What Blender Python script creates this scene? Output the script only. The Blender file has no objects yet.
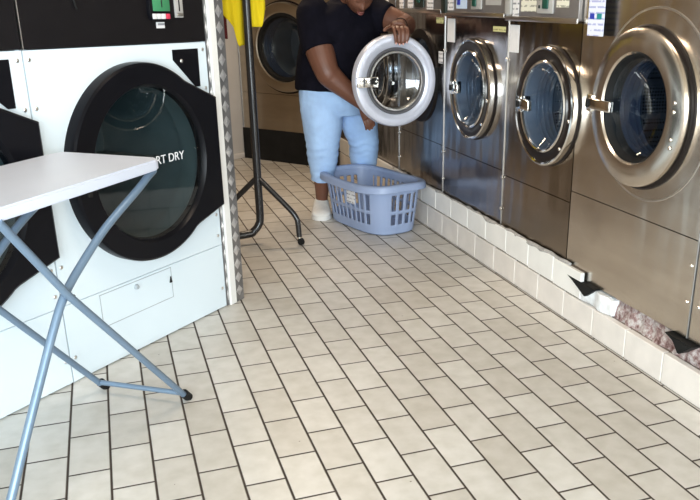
import bpy, bmesh, math, random
from mathutils import Vector, Matrix, Euler, noise
random.seed(7)
SC = bpy.context.scene
COL = SC.collection
PI = math.pi
V = Vector

# ------------------------------------------------------------------ materials
def mat(name, col, rough=0.5, metal=0.0, spec=0.5, coat=0.0, noise_amt=0.0, nscale=8.0, bump=0.0, bscale=60.0,
        stretch=(1, 1, 1), trans=0.0, ior=1.45, rvar=0.0, sheen=0.0):
    m = bpy.data.materials.new(name); m.use_nodes = True
    nt = m.node_tree; b = nt.nodes['Principled BSDF']
    b.inputs['Base Color'].default_value = (*col, 1)
    b.inputs['Roughness'].default_value = rough
    b.inputs['Metallic'].default_value = metal
    b.inputs['Specular IOR Level'].default_value = spec
    b.inputs['Coat Weight'].default_value = coat
    b.inputs['Transmission Weight'].default_value = trans
    b.inputs['IOR'].default_value = ior
    if sheen: b.inputs['Sheen Weight'].default_value = sheen
    tc = nt.nodes.new('ShaderNodeTexCoord'); mp = nt.nodes.new('ShaderNodeMapping')
    mp.inputs['Scale'].default_value = stretch
    nt.links.new(tc.outputs['Object'], mp.inputs['Vector'])
    if noise_amt or rvar:
        n = nt.nodes.new('ShaderNodeTexNoise'); n.inputs['Scale'].default_value = nscale; n.inputs['Detail'].default_value = 5
        nt.links.new(mp.outputs[0], n.inputs['Vector'])
        if noise_amt:
            r = nt.nodes.new('ShaderNodeValToRGB')
            r.color_ramp.elements[0].position = 0.3; r.color_ramp.elements[1].position = 0.7
            r.color_ramp.elements[0].color = (*[max(0, c * (1 - noise_amt)) for c in col], 1)
            r.color_ramp.elements[1].color = (*[min(1, c * (1 + noise_amt)) for c in col], 1)
            nt.links.new(n.outputs['Fac'], r.inputs['Fac']); nt.links.new(r.outputs['Color'], b.inputs['Base Color'])
        if rvar:
            mr = nt.nodes.new('ShaderNodeMapRange')
            mr.inputs['To Min'].default_value = max(0.02, rough - rvar); mr.inputs['To Max'].default_value = rough + rvar
            nt.links.new(n.outputs['Fac'], mr.inputs['Value']); nt.links.new(mr.outputs['Result'], b.inputs['Roughness'])
    if bump:
        n2 = nt.nodes.new('ShaderNodeTexNoise'); n2.inputs['Scale'].default_value = bscale; n2.inputs['Detail'].default_value = 4
        bp = nt.nodes.new('ShaderNodeBump'); bp.inputs['Strength'].default_value = bump; bp.inputs['Distance'].default_value = 0.01
        nt.links.new(mp.outputs[0], n2.inputs['Vector']); nt.links.new(n2.outputs['Fac'], bp.inputs['Height'])
        nt.links.new(bp.outputs['Normal'], b.inputs['Normal'])
    return m

def steel(name, col, rough):
    # brushed sheet: fine streaks along the local x axis and a slow waviness
    m = mat(name, col, rough, 1.0, noise_amt=0.08, nscale=5, stretch=(0.6, 1, 3.0), rvar=0.05)
    nt = m.node_tree; b = nt.nodes['Principled BSDF']
    tc = nt.nodes.new('ShaderNodeTexCoord')
    n = nt.nodes.new('ShaderNodeTexNoise'); n.inputs['Scale'].default_value = 3.0; n.inputs['Detail'].default_value = 1.5
    mp2 = nt.nodes.new('ShaderNodeMapping'); mp2.inputs['Scale'].default_value = (2.2, 1, .55)
    nt.links.new(tc.outputs['Object'], mp2.inputs['Vector']); nt.links.new(mp2.outputs[0], n.inputs['Vector'])
    bp = nt.nodes.new('ShaderNodeBump'); bp.inputs['Strength'].default_value = 0.30; bp.inputs['Distance'].default_value = 0.03
    nt.links.new(n.outputs['Fac'], bp.inputs['Height']); nt.links.new(bp.outputs['Normal'], b.inputs['Normal'])
    b.inputs['Anisotropic'].default_value = 0.4
    return m

def tile_floor(name):
    m = bpy.data.materials.new(name); m.use_nodes = True
    nt = m.node_tree; L = nt.links; b = nt.nodes['Principled BSDF']
    tc = nt.nodes.new('ShaderNodeTexCoord'); sp = nt.nodes.new('ShaderNodeSeparateXYZ'); cb = nt.nodes.new('ShaderNodeCombineXYZ')
    L.new(tc.outputs['Object'], sp.inputs[0])
    ad = nt.nodes.new('ShaderNodeMath'); ad.operation = 'ADD'; ad.inputs[1].default_value = 24.8 - 0.0454
    L.new(sp.outputs['Y'], ad.inputs[0]); L.new(ad.outputs[0], cb.inputs['X'])
    a2 = nt.nodes.new('ShaderNodeMath'); a2.operation = 'ADD'; a2.inputs[1].default_value = 10.0
    L.new(sp.outputs['X'], a2.inputs[0]); L.new(a2.outputs[0], cb.inputs['Y'])
    br = nt.nodes.new('ShaderNodeTexBrick')
    br.offset = 0.5; br.offset_frequency = 2; br.squash = 1
    br.inputs['Scale'].default_value = 1; br.inputs['Brick Width'].default_value = 0.248; br.inputs['Row Height'].default_value = 0.125
    br.inputs['Mortar Size'].default_value = 0.0052; br.inputs['Mortar Smooth'].default_value = 0.6; br.inputs['Bias'].default_value = 0.0
    br.inputs['Color1'].default_value = (0.70, 0.675, 0.635, 1); br.inputs['Color2'].default_value = (0.565, 0.53, 0.48, 1)
    br.inputs['Mortar'].default_value = (0.045, 0.030, 0.022, 1)
    L.new(cb.outputs[0], br.inputs['Vector'])
    n = nt.nodes.new('ShaderNodeTexNoise'); n.inputs['Scale'].default_value = 14; n.inputs['Detail'].default_value = 6
    L.new(tc.outputs['Object'], n.inputs['Vector'])
    rp = nt.nodes.new('ShaderNodeValToRGB')
    rp.color_ramp.elements[0].position = .3; rp.color_ramp.elements[0].color = (.85, .845, .82, 1)
    rp.color_ramp.elements[1].position = .65; rp.color_ramp.elements[1].color = (1, 1, 1, 1)
    L.new(n.outputs['Fac'], rp.inputs[0])
    mx = nt.nodes.new('ShaderNodeMix'); mx.data_type = 'RGBA'; mx.blend_type = 'MULTIPLY'; mx.inputs[0].default_value = 1
    L.new(br.outputs['Color'], mx.inputs[6]); L.new(rp.outputs[0], mx.inputs[7])
    # small dark chips
    vo = nt.nodes.new('ShaderNodeTexVoronoi'); vo.inputs['Scale'].default_value = 9
    L.new(tc.outputs['Object'], vo.inputs['Vector'])
    lt = nt.nodes.new('ShaderNodeMath'); lt.operation = 'LESS_THAN'; lt.inputs[1].default_value = 0.028
    L.new(vo.outputs['Distance'], lt.inputs[0])
    m2 = nt.nodes.new('ShaderNodeMix'); m2.data_type = 'RGBA'; m2.inputs[7].default_value = (.22, .18, .15, 1)
    L.new(lt.outputs[0], m2.inputs[0]); L.new(mx.outputs[2], m2.inputs[6])
    L.new(m2.outputs[2], b.inputs['Base Color'])
    ro = nt.nodes.new('ShaderNodeMapRange'); ro.inputs['To Min'].default_value = 0.38; ro.inputs['To Max'].default_value = 0.9
    L.new(br.outputs['Fac'], ro.inputs['Value']); L.new(ro.outputs[0], b.inputs['Roughness'])
    iv = nt.nodes.new('ShaderNodeMath'); iv.operation = 'SUBTRACT'; iv.inputs[0].default_value = 1; L.new(br.outputs['Fac'], iv.inputs[1])
    bp = nt.nodes.new('ShaderNodeBump'); bp.inputs['Strength'].default_value = 0.5; bp.inputs['Distance'].default_value = 0.004
    L.new(iv.outputs[0], bp.inputs['Height']); L.new(bp.outputs['Normal'], b.inputs['Normal'])
    return m

def rock_mat(name):
    m = mat(name, (.42, .36, .34), .95, noise_amt=.0, bump=.9, bscale=45)
    nt = m.node_tree; b = nt.nodes['Principled BSDF']
    tc = nt.nodes.new('ShaderNodeTexCoord'); n = nt.nodes.new('ShaderNodeTexNoise')
    n.inputs['Scale'].default_value = 30; n.inputs['Detail'].default_value = 8; n.inputs['Roughness'].default_value = .7
    nt.links.new(tc.outputs['Object'], n.inputs['Vector'])
    r = nt.nodes.new('ShaderNodeValToRGB'); e = r.color_ramp.elements
    e[0].position = .36; e[0].color = (.10, .045, .04, 1); e[1].position = .62; e[1].color = (.62, .58, .56, 1)
    x = e.new(.47); x.color = (.30, .20, .19, 1)
    nt.links.new(n.outputs['Fac'], r.inputs[0]); nt.links.new(r.outputs[0], b.inputs['Base Color'])
    return m

def drum_mat(name, col):
    m = mat(name, col, .45, .8)
    nt = m.node_tree; b = nt.nodes['Principled BSDF']
    tc = nt.nodes.new('ShaderNodeTexCoord'); v = nt.nodes.new('ShaderNodeTexVoronoi'); v.inputs['Scale'].default_value = 70
    v.inputs['Randomness'].default_value = 0.15
    nt.links.new(tc.outputs['Object'], v.inputs['Vector'])
    r = nt.nodes.new('ShaderNodeValToRGB'); e = r.color_ramp.elements
    e[0].position = .30; e[0].color = (.02, .02, .02, 1); e[1].position = .38; e[1].color = (*col, 1)
    nt.links.new(v.outputs['Distance'], r.inputs[0]); nt.links.new(r.outputs[0], b.inputs['Base Color'])
    return m

def thin_glass(name, tint, ior=1.45, rough=.02):
    m = bpy.data.materials.new(name); m.use_nodes = True; nt = m.node_tree; nt.nodes.remove(nt.nodes['Principled BSDF'])
    out = nt.nodes['Material Output']; tr = nt.nodes.new('ShaderNodeBsdfTransparent'); gl = nt.nodes.new('ShaderNodeBsdfGlossy'); fr = nt.nodes.new('ShaderNodeFresnel'); mx = nt.nodes.new('ShaderNodeMixShader')
    n = nt.nodes.new('ShaderNodeTexNoise'); n.inputs['Scale'].default_value = 6
    rp = nt.nodes.new('ShaderNodeValToRGB'); rp.color_ramp.elements[0].color = (*[c * .94 for c in tint], 1); rp.color_ramp.elements[1].color = (*tint, 1)
    nt.links.new(n.outputs['Fac'], rp.inputs[0]); nt.links.new(rp.outputs[0], tr.inputs[0])
    gl.inputs['Roughness'].default_value = rough; fr.inputs['IOR'].default_value = ior
    ge = nt.nodes.new('ShaderNodeNewGeometry'); su = nt.nodes.new('ShaderNodeMath'); su.operation = 'SUBTRACT'; su.inputs[0].default_value = 1
    mu = nt.nodes.new('ShaderNodeMath'); mu.operation = 'MULTIPLY'
    nt.links.new(ge.outputs['Backfacing'], su.inputs[1]); nt.links.new(su.outputs[0], mu.inputs[0]); nt.links.new(fr.outputs[0], mu.inputs[1])
    nt.links.new(mu.outputs[0], mx.inputs[0]); nt.links.new(tr.outputs[0], mx.inputs[1]); nt.links.new(gl.outputs[0], mx.inputs[2]); nt.links.new(mx.outputs[0], out.inputs['Surface'])
    return m

def printed(name, col, ink, pitch):
    m = mat(name, col, .7); nt = m.node_tree; b = nt.nodes['Principled BSDF']
    tc = nt.nodes.new('ShaderNodeTexCoord'); sp = nt.nodes.new('ShaderNodeSeparateXYZ'); nt.links.new(tc.outputs['Object'], sp.inputs[0])
    w = nt.nodes.new('ShaderNodeMath'); w.operation = 'PINGPONG'; w.inputs[1].default_value = pitch / 2; nt.links.new(sp.outputs['Z'], w.inputs[0])
    lt = nt.nodes.new('ShaderNodeMath'); lt.operation = 'LESS_THAN'; lt.inputs[1].default_value = pitch * .17; nt.links.new(w.outputs[0], lt.inputs[0])
    n = nt.nodes.new('ShaderNodeTexNoise'); n.inputs['Scale'].default_value = 55; nt.links.new(tc.outputs['Object'], n.inputs['Vector'])
    g = nt.nodes.new('ShaderNodeMath'); g.operation = 'GREATER_THAN'; g.inputs[1].default_value = .46; nt.links.new(n.outputs['Fac'], g.inputs[0])
    mu = nt.nodes.new('ShaderNodeMath'); mu.operation = 'MULTIPLY'; nt.links.new(lt.outputs[0], mu.inputs[0]); nt.links.new(g.outputs[0], mu.inputs[1])
    mx = nt.nodes.new('ShaderNodeMix'); mx.data_type = 'RGBA'; mx.inputs[6].default_value = (*col, 1); mx.inputs[7].default_value = (*ink, 1)
    nt.links.new(mu.outputs[0], mx.inputs[0]); nt.links.new(mx.outputs[2], b.inputs['Base Color']); return m

M = dict(
    printed_white=printed('printed_white', (.78, .77, .78), (.30, .30, .32), .024), printed_cream=printed('printed_cream', (.74, .72, .60), (.35, .34, .28), .026),
    printed_yellow=printed('printed_yellow', (.66, .63, .30), (.32, .30, .14), .02), printed_blue=printed('printed_blue', (.74, .77, .88), (.40, .44, .70), .022),
    floor=tile_floor('floor_tile'),
    steel_warm=steel('steel_warm', (.70, .64, .57), .24),
    steel_dark=steel('steel_dark', (.37, .35, .34), .20),
    steel_dark_refl=steel('steel_dark_refl', (.33, .285, .24), .20),  # separate machine's steel, with its dark reflections put into the base colour
    steel_back=steel('steel_back', (.52, .46, .38), .30),
    chrome=mat('chrome', (.82, .80, .77), .12, 1.0),
    satin=mat('satin', (.72, .70, .68), .30, 1.0, noise_amt=.05),
    ring_light=mat('ring_light', (.64, .66, .76), .32, .35, noise_amt=.05, nscale=5),
    ring_black=mat('ring_black', (.014, .010, .009), .38, spec=.3, noise_amt=.1),
    rubber=mat('rubber', (.012, .012, .012), .6, spec=.2, noise_amt=.2),
    gasket=mat('gasket', (.10, .10, .11), .45, noise_amt=.15),
    glass=thin_glass('glass', (.82, .88, .94), 1.5),
    bowl_glass=thin_glass('bowl_glass', (.74, .79, .84), 2.0),
    drum=drum_mat('drum', (.42, .45, .51)), boot=mat('boot', (.20, .225, .265), .35, .4, noise_amt=.1),
    drum_dark=drum_mat('drum_dark', (.13, .15, .19)), boot_dark=mat('boot_dark', (.040, .050, .075), .35, .2, noise_amt=.1),
    drum_grey=mat('drum_grey', (.26, .26, .25), .5, .3, noise_amt=.1),
    tub=mat('tub', (.03, .03, .035), .5, noise_amt=.1),
    white_gloss=mat('white_gloss', (.76, .86, .92), .30, coat=.2, noise_amt=.015, nscale=2),
    seam_grey=mat('seam_grey', (.40, .44, .47), .5, noise_amt=.05),
    black_panel=mat('black_panel', (.008, .007, .008), .40, spec=.18, noise_amt=.1),
    black_door=mat('black_door', (.005, .005, .007), .30, spec=.15, noise_amt=.1),
    tint_glass=thin_glass('tint_glass', (.78, .85, .86), 1.5),
    dry_drum=mat('dry_drum', (.135, .165, .175), .40, .40, noise_amt=.1),
    dry_lint=mat('dry_lint', (.085, .105, .112), .6, noise_amt=.2, bump=.3, bscale=200),
    lettering=mat('lettering', (.80, .82, .84), .5, noise_amt=.02),
    plastic_grey=mat('plastic_grey', (.42, .41, .39), .4, noise_amt=.05),
    panel_grey=mat('panel_grey', (.27, .25, .24), .35, .6, noise_amt=.08),
    button_dark=mat('button_dark', (.02, .03, .025), .35, noise_amt=.1),
    button_green=mat('button_green', (.01, .07, .05), .35, noise_amt=.1),
    paper=mat('paper', (.80, .79, .80), .7, noise_amt=.04, nscale=30),
    paper_cream=mat('paper_cream', (.74, .72, .60), .7, noise_amt=.05, nscale=40),
    paper_blue=mat('paper_blue', (.55, .68, .86), .6, noise_amt=.05),
    yellow_label=mat('yellow_label', (.72, .68, .30), .6, noise_amt=.05),
    ink=mat('ink', (.12, .12, .13), .6, noise_amt=.1),
    ink_blue=mat('ink_blue', (.03, .05, .42), .5, noise_amt=.1),
    ink_teal=mat('ink_teal', (.02, .25, .27), .5, noise_amt=.1),
    lcd_green=mat('lcd_green', (.06, .26, .12), .25, noise_amt=.1),
    red_key=mat('red_key', (.62, .05, .10), .4, noise_amt=.05),
    white_key=mat('white_key', (.75, .75, .76), .4, noise_amt=.03),
    tread=mat('tread', (.27, .27, .28), .42, .8, noise_amt=.25, nscale=14),
    tread_hi=mat('tread_hi', (.66, .66, .68), .38, .8, noise_amt=.2, nscale=30),
    white_trim=mat('white_trim', (.86, .85, .82), .5, noise_amt=.02),
    wall_tan=mat('wall_tan', (.36, .27, .19), .85, noise_amt=.06, nscale=3),
    wall_dark=mat('wall_dark', (.15, .115, .09), .85, noise_amt=.06, nscale=3),
    wall_reflect_gold=mat('wall_reflect_gold', (.46, .37, .27), .85, noise_amt=.05, nscale=3),  # tint of the added wall, picked for its reflection in the steel
    wall_pale=mat('wall_pale', (.62, .58, .52), .85, noise_amt=.04, nscale=3),
    wall_white=mat('wall_white', (.66, .63, .60), .8, noise_amt=.04, nscale=4),
    ceiling=mat('ceiling', (.50, .44, .36), .9, noise_amt=.03),
    kerb_tile=mat('kerb_tile', (.77, .725, .68), .35, noise_amt=.06, nscale=10),
    kerb_white=mat('kerb_white', (.86, .85, .82), .3, noise_amt=.04, nscale=8),
    grout=mat('grout', (.17, .14, .12), .9, noise_amt=.3, nscale=40),
    rock=rock_mat('rock'),
    mortar=mat('mortar', (.40, .385, .37), .9, noise_amt=.3, nscale=60),
    strip=mat('strip', (.38, .37, .36), .35, .8, noise_amt=.08),
    plaster=mat('plaster', (.82, .84, .86), .6, noise_amt=.08, nscale=25, bump=.8, bscale=30),
    table_white=mat('table_white', (.68, .72, .83), .38, noise_amt=.02, nscale=4),
    leg_blue=mat('leg_blue', (.175, .25, .345), .34, .35, noise_amt=.06),
    basket=mat('basket', (.30, .375, .56), .42, noise_amt=.04, nscale=6),
    rack_black=mat('rack_black', (.015, .014, .015), .28, coat=.3, noise_amt=.1),
    yellow_cloth=mat('yellow_cloth', (.86, .66, .01), .85, noise_amt=.06, bump=.3, bscale=300),
    red_cloth=mat('red_cloth', (.10, .012, .015), .9, noise_amt=.15),
    skin=mat('skin', (.150, .062, .038), .45, noise_amt=.10, nscale=12),
    lips=mat('lips', (.20, .060, .050), .38, noise_amt=.1),
    nail=mat('nail', (.72, .42, .38), .3, noise_amt=.05),
    hair=mat('hair', (.008, .007, .007), .6, noise_amt=.3, bump=.6, bscale=120),
    eye_white=mat('eye_white', (.75, .73, .70), .3, noise_amt=.02),
    iris=mat('iris', (.03, .015, .01), .2, noise_amt=.1),
    shirt=mat('shirt', (.006, .0055, .010), .95, spec=.12, noise_amt=.2, nscale=20, bump=.15, bscale=250),
    jeans=mat('jeans', (.43, .625, .95), .85, noise_amt=.08, nscale=14, bump=.25, bscale=260),
    shoe=mat('shoe', (.72, .70, .66), .6, noise_amt=.08, nscale=30),
    sole=mat('sole', (.82, .81, .78), .6, noise_amt=.04),
    lace=mat('lace', (.85, .84, .80), .8, noise_amt=.05),
)

# ------------------------------------------------------------------ mesh helpers
def link(name, bm, m, parent=None, smooth=True, angle=35):
    me = bpy.data.meshes.new(name); bm.normal_update(); bm.to_mesh(me); bm.free()
    o = bpy.data.objects.new(name, me); COL.objects.link(o)
    mm = m if isinstance(m, (list, tuple)) else [m]
    for k in mm: me.materials.append(M[k] if isinstance(k, str) else k)
    if parent: o.parent = parent
    if smooth:
        me.polygons.foreach_set('use_smooth', [True] * len(me.polygons))
        me.set_sharp_from_angle(angle=math.radians(angle))
    return o

def B(): return bmesh.new()

def box(bm, x0, x1, y0, y1, z0, z1, bev=0.0, seg=2, mi=0):
    r = bmesh.ops.create_cube(bm, size=1)
    vs = r['verts']
    for v in vs:
        v.co = V((x0 + (v.co.x + .5) * (x1 - x0), y0 + (v.co.y + .5) * (y1 - y0), z0 + (v.co.z + .5) * (z1 - z0)))
    fs = set(f for v in vs for f in v.link_faces)
    for f in fs: f.material_index = mi
    if bev:
        es = list(set(e for v in vs for e in v.link_edges))
        bmesh.ops.bevel(bm, geom=es, offset=bev, segments=seg, profile=.5, affect='EDGES')
    return vs

def prism(bm, pts, y0, y1, bev=0.0, seg=2, axis='y'):
    """polygon in (x,z), extruded along y"""
    a = [bm.verts.new((p[0], y0, p[1])) for p in pts]
    b = [bm.verts.new((p[0], y1, p[1])) for p in pts]
    n = len(pts)
    f = [bm.faces.new(a), bm.faces.new(b[::-1])]
    for i in range(n): f.append(bm.faces.new((a[i], b[i], b[(i + 1) % n], a[(i + 1) % n])))
    bmesh.ops.recalc_face_normals(bm, faces=f)
    if bev:
        es = [e for e in bm.edges if all(v in a for v in e.verts)]
        bmesh.ops.bevel(bm, geom=es, offset=bev, segments=seg, profile=.5, affect='EDGES')

def lathe(bm, prof, cx, cz, n=64, close=False, ang=(0, 2 * PI)):
    """profile [(r, y)] turned about the y axis through (cx, cz)"""
    full = abs(ang[1] - ang[0] - 2 * PI) < 1e-6
    k = n if full else n + 1
    rings = []
    for r, y in prof:
        if r < 1e-6:
            rings.append([bm.verts.new((cx, y, cz))])
        else:
            rings.append([bm.verts.new((cx + r * math.cos(ang[0] + (ang[1] - ang[0]) * i / n), y, cz + r * math.sin(ang[0] + (ang[1] - ang[0]) * i / n))) for i in range(k)])
    prs = list(zip(rings, rings[1:])) + ([(rings[-1], rings[0])] if close else [])
    fs = []
    for a, b in prs:
        for i in range(n):
            j = (i + 1) % k
            if len(a) == 1 and len(b) == 1: continue
            if len(a) == 1: fs.append(bm.faces.new((a[0], b[i], b[j])))
            elif len(b) == 1: fs.append(bm.faces.new((a[i], b[0], a[j])))
            else: fs.append(bm.faces.new((a[i], b[i], b[j], a[j])))
    bmesh.ops.recalc_face_normals(bm, faces=fs)

def holed(bm, x0, x1, z0, z1, cx, cz, r, y0, y1, n=96):
    """rectangular sheet with a round hole, y0 (front) to y1 (back)"""
    angs = sorted(set([2 * PI * i / n for i in range(n)] + [math.atan2(z - cz, x - cx) % (2 * PI) for x in (x0, x1) for z in (z0, z1)]))
    def edge(a):
        c, s = math.cos(a), math.sin(a); t = 1e9
        if c > 1e-9: t = min(t, (x1 - cx) / c)
        if c < -1e-9: t = min(t, (x0 - cx) / c)
        if s > 1e-9: t = min(t, (z1 - cz) / s)
        if s < -1e-9: t = min(t, (z0 - cz) / s)
        return cx + c * t, cz + s * t
    R = []
    for y in (y0, y1):
        inn = [bm.verts.new((cx + r * math.cos(a), y, cz + r * math.sin(a))) for a in angs]
        out = [bm.verts.new((edge(a)[0], y, edge(a)[1])) for a in angs]
        R.append((inn, out))
    k = len(angs); fs = []
    for i in range(k):
        j = (i + 1) % k
        (i0, o0), (i1, o1) = R
        fs.append(bm.faces.new((i0[i], o0[i], o0[j], i0[j])))
        fs.append(bm.faces.new((i1[i], i1[j], o1[j], o1[i])))
        fs.append(bm.faces.new((i0[i], i0[j], i1[j], i1[i])))
        fs.append(bm.faces.new((o0[i], o1[i], o1[j], o0[j])))
    bmesh.ops.recalc_face_normals(bm, faces=fs)

def catmull(pts, m=6):
    pts = [V(p) for p in pts]; out = []
    for i in range(len(pts) - 1):
        p0 = pts[max(i - 1, 0)]; p1 = pts[i]; p2 = pts[i + 1]; p3 = pts[min(i + 2, len(pts) - 1)]
        for k in range(m):
            t = k / m
            out.append(.5 * ((2 * p1) + (p2 - p0) * t + (2 * p0 - 5 * p1 + 4 * p2 - p3) * t * t + (3 * p1 - p0 - 3 * p2 + p3) * t ** 3))
    out.append(pts[-1]); return out

def tube(bm, pts, rad, n=14, smooth=0, cap=True, asp=None, up=None):
    """round (or elliptic) bar along a path; rad a number or one per point. asp: (a along side, b along normal) scale"""
    if not isinstance(rad, (list, tuple)): rad = [rad] * len(pts)
    P4 = [(*p, r) for p, r in zip(pts, rad)]
    if smooth:
        xs = catmull([p[:3] for p in P4], smooth); rs = [v.x for v in catmull([(p[3], 0, 0) for p in P4], smooth)]
    else:
        xs = [V(p[:3]) for p in P4]; rs = list(rad)
    N = len(xs); ref = V(up) if up else None; rings = []
    side = None
    for i in range(N):
        t = (xs[min(i + 1, N - 1)] - xs[max(i - 1, 0)]).normalized()
        if ref is not None:
            s = ref.cross(t).normalized()
        else:
            if side is None:
                a = V((0, 0, 1)) if abs(t.z) < .9 else V((1, 0, 0)); s = a.cross(t).normalized()
            else:
                s = (side - t * side.dot(t)).normalized()
        side = s; w = t.cross(s)
        a, b = asp if asp else (1, 1)
        rings.append([bm.verts.new(xs[i] + s * (math.cos(2 * PI * k / n) * rs[i] * a) + w * (math.sin(2 * PI * k / n) * rs[i] * b)) for k in range(n)])
    fs = []
    for a, b in zip(rings, rings[1:]):
        for k in range(n): fs.append(bm.faces.new((a[k], a[(k + 1) % n], b[(k + 1) % n], b[k])))
    if cap:
        fs.append(bm.faces.new(rings[0][::-1])); fs.append(bm.faces.new(rings[-1]))
    bmesh.ops.recalc_face_normals(bm, faces=fs)

def ball(bm, c, r, sc=(1, 1, 1), rot=None, seg=20):
    rr = bmesh.ops.create_uvsphere(bm, u_segments=seg, v_segments=seg // 2 + 2, radius=1)
    m = Matrix.Translation(c) @ (rot.to_4x4() if rot else Matrix()) @ Matrix.Diagonal((r * sc[0], r * sc[1], r * sc[2], 1))
    bmesh.ops.transform(bm, matrix=m, verts=rr['verts'])
    return rr['verts']

def thing(name, label, cat, loc=(0, 0, 0), rz=0.0, group=None):
    o = bpy.data.objects.new(name, None); COL.objects.link(o); o.empty_display_size = .1
    o.location = loc; o.rotation_euler = (0, 0, rz)
    return tag(o, label, cat, group)

def tag(o, label, cat, group=None):
    o['label'] = label; o['category'] = cat
    if group: o['group'] = group
    return o

def struct(o): o['kind'] = 'structure'; return o

def text_mesh(name, s, size, m, parent, loc, extr=.0008):
    cu = bpy.data.curves.new(name, 'FONT'); cu.body = s; cu.size = size; cu.extrude = extr; cu.align_x = 'LEFT'
    t = bpy.data.objects.new(name + '_tmp', cu); COL.objects.link(t)
    dg = bpy.context.evaluated_depsgraph_get(); me = bpy.data.meshes.new_from_object(t.evaluated_get(dg))
    bpy.data.objects.remove(t)
    me.transform(Matrix.Rotation(PI / 2, 4, 'X'))
    me.transform(Matrix.Translation(loc))
    o = bpy.data.objects.new(name, me); COL.objects.link(o); o.parent = parent
    me.materials.clear(); me.materials.append(M[m]); return o

def plate(name, m, parent, x0, x1, z0, z1, y0, y1=None, bev=.0, holder=None):
    bm = B(); box(bm, x0, x1, y0, y0 + .004 if y1 is None else y1, z0, z1, bev)
    return link(name, bm, m, parent)

def dots(name, m, parent, pts, y, r=.008, h=.005, each=True):
    for x, z in pts:
        bm = B(); lathe(bm, [(0, y - h), (r * .7, y - h), (r, y - h * .4), (r, y + .001)], x, z, 14); link(name, bm, m, parent)

# ------------------------------------------------------------------ room shell
XW = 1.66
bm = B(); box(bm, -3.4, 2.55, -4.2, 6.9, -.06, 0); struct(link('floor', bm, 'floor', None, False))
bm = B(); box(bm, -3.4, 2.55, -4.2, 6.9, 2.75, 2.85); struct(link('ceiling', bm, 'ceiling', None, False))
bm = B(); box(bm, 2.55, 2.65, -4.2, 6.9, 0, 2.75); struct(link('wall_right', bm, 'wall_tan', None, False))
bm = B(); box(bm, -3.5, -3.4, -4.2, 6.9, 0, 2.75); struct(link('wall_left', bm, 'wall_pale', None, False))
bm = B(); box(bm, -3.4, 2.55, 6.9, 7.0, 0, 2.75); struct(link('wall_back', bm, 'wall_dark', None, False))
bm = B(); box(bm, -1.35, -1.25, 2.9, 6.9, 0, 2.75); struct(link('wall_reflect', bm, 'wall_reflect_gold', None, False))  # unseen wall, added so the near washers' steel reflects gold

# tiled kerb the washers stand on
XK = 1.632
kb = B()
box(kb, XK + .012, 2.54, .70, 4.9, 0, .262)
struct_k = struct(link('trim_1', kb, 'grout', None, False))
bm = B()
# exposed rough masonry where the upper tiles are gone
nx, nz = 90, 14
grid = [[None] * (nz + 1) for _ in range(nx + 1)]
for i in range(nx + 1):
    for j in range(nz + 1):
        y = -1.3 + 1.995 * i / nx; z = .10 + .112 * j / nz
        d = noise.noise(V((y * 16, z * 16, 0))) * .018 + noise.noise(V((y * 45, z * 45, 3))) * .009
        grid[i][j] = bm.verts.new((XK + .034 + (z - .10) * .12 + d, y, z))
for i in range(nx):
    for j in range(nz):
        bm.faces.new((grid[i][j], grid[i + 1][j], grid[i + 1][j + 1], grid[i][j + 1]))
top = [grid[i][nz] for i in range(nx + 1)]
back = [bm.verts.new((2.5, v.co.y, .205)) for v in top]
for i in range(nx): bm.faces.new((top[i], top[i + 1], back[i + 1], back[i]))
bmesh.ops.recalc_face_normals(bm, faces=bm.faces[:])
rk = link('masonry', bm, 'rock', struct_k, True, 60)
bm = B()
y = 4.9; y = .3136 + .2506 * 18
while y > -1.3:
    box(bm, XK, XK + .03, y - .2506 + .002, y - .002, .004, .131 if y < .9 else .131 + .014 * min(1, (y - .9) / 1.2), .003, 1)
    y -= .2506
link('lower_tiles', bm, 'kerb_tile', struct_k)
bm = B(); y = .684 + .2506 * 17 - .005
while y > .75:
    z0 = .135 + .014 * max(0, min(1, (y - .9) / 1.2))
    box(bm, XK, XK + .02, y - .2506 + .002, y - .002, z0 + .004, .262 + .01 * min(1, max(0, (y - .9) / .5)), .003, 1)
    y -= .2506
link('upper_tiles', bm, 'kerb_white', struct_k)
bm = B(); box(bm, XK + .006, XK + .05, -1.3, .70, 0, .128)
link('grout_bed', bm, 'grout', struct_k, False)
bm = B()   # crumbling grey bead along the kerb's top edge
pts = []
for i in range(60):
    yy = 3.4 - 2.6 * i / 59
    pts.append((XK + .012 + random.uniform(-.004, .004), yy, .268 + random.uniform(-.004, .004)))
tube(bm, pts, [random.uniform(.006, .013) for _ in pts], 8)
link('mortar_bead', bm, 'mortar', struct_k)

bm = B()   # lump of white filler left where a tile came off
n1, n2 = 18, 10
g = []
for i in range(n1 + 1):
    row = []
    for j in range(n2 + 1):
        u = i / n1; w = j / n2
        yy = .70 - .245 * u; zt = .212 if u < .9 else .205; z = .135 + (zt - .135) * w
        d = noise.noise(V((yy * 14, z * 14, 7))) * .016 + .008 * math.sin(PI * w)
        row.append(bm.verts.new((XK + .014 - d, yy + noise.noise(V((z * 30, 1, u))) * .008, z)))
    g.append(row)
for i in range(n1):
    for j in range(n2): bm.faces.new((g[i][j], g[i + 1][j], g[i + 1][j + 1], g[i][j + 1]))
ex = bmesh.ops.extrude_face_region(bm, geom=bm.faces[:])
bmesh.ops.translate(bm, verts=[v for v in ex['geom'] if isinstance(v, bmesh.types.BMVert)], vec=(.045, 0, 0))
bmesh.ops.recalc_face_normals(bm, faces=bm.faces[:])
struct(link('trim_3', bm, 'plaster', None, True, 60))

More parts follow.
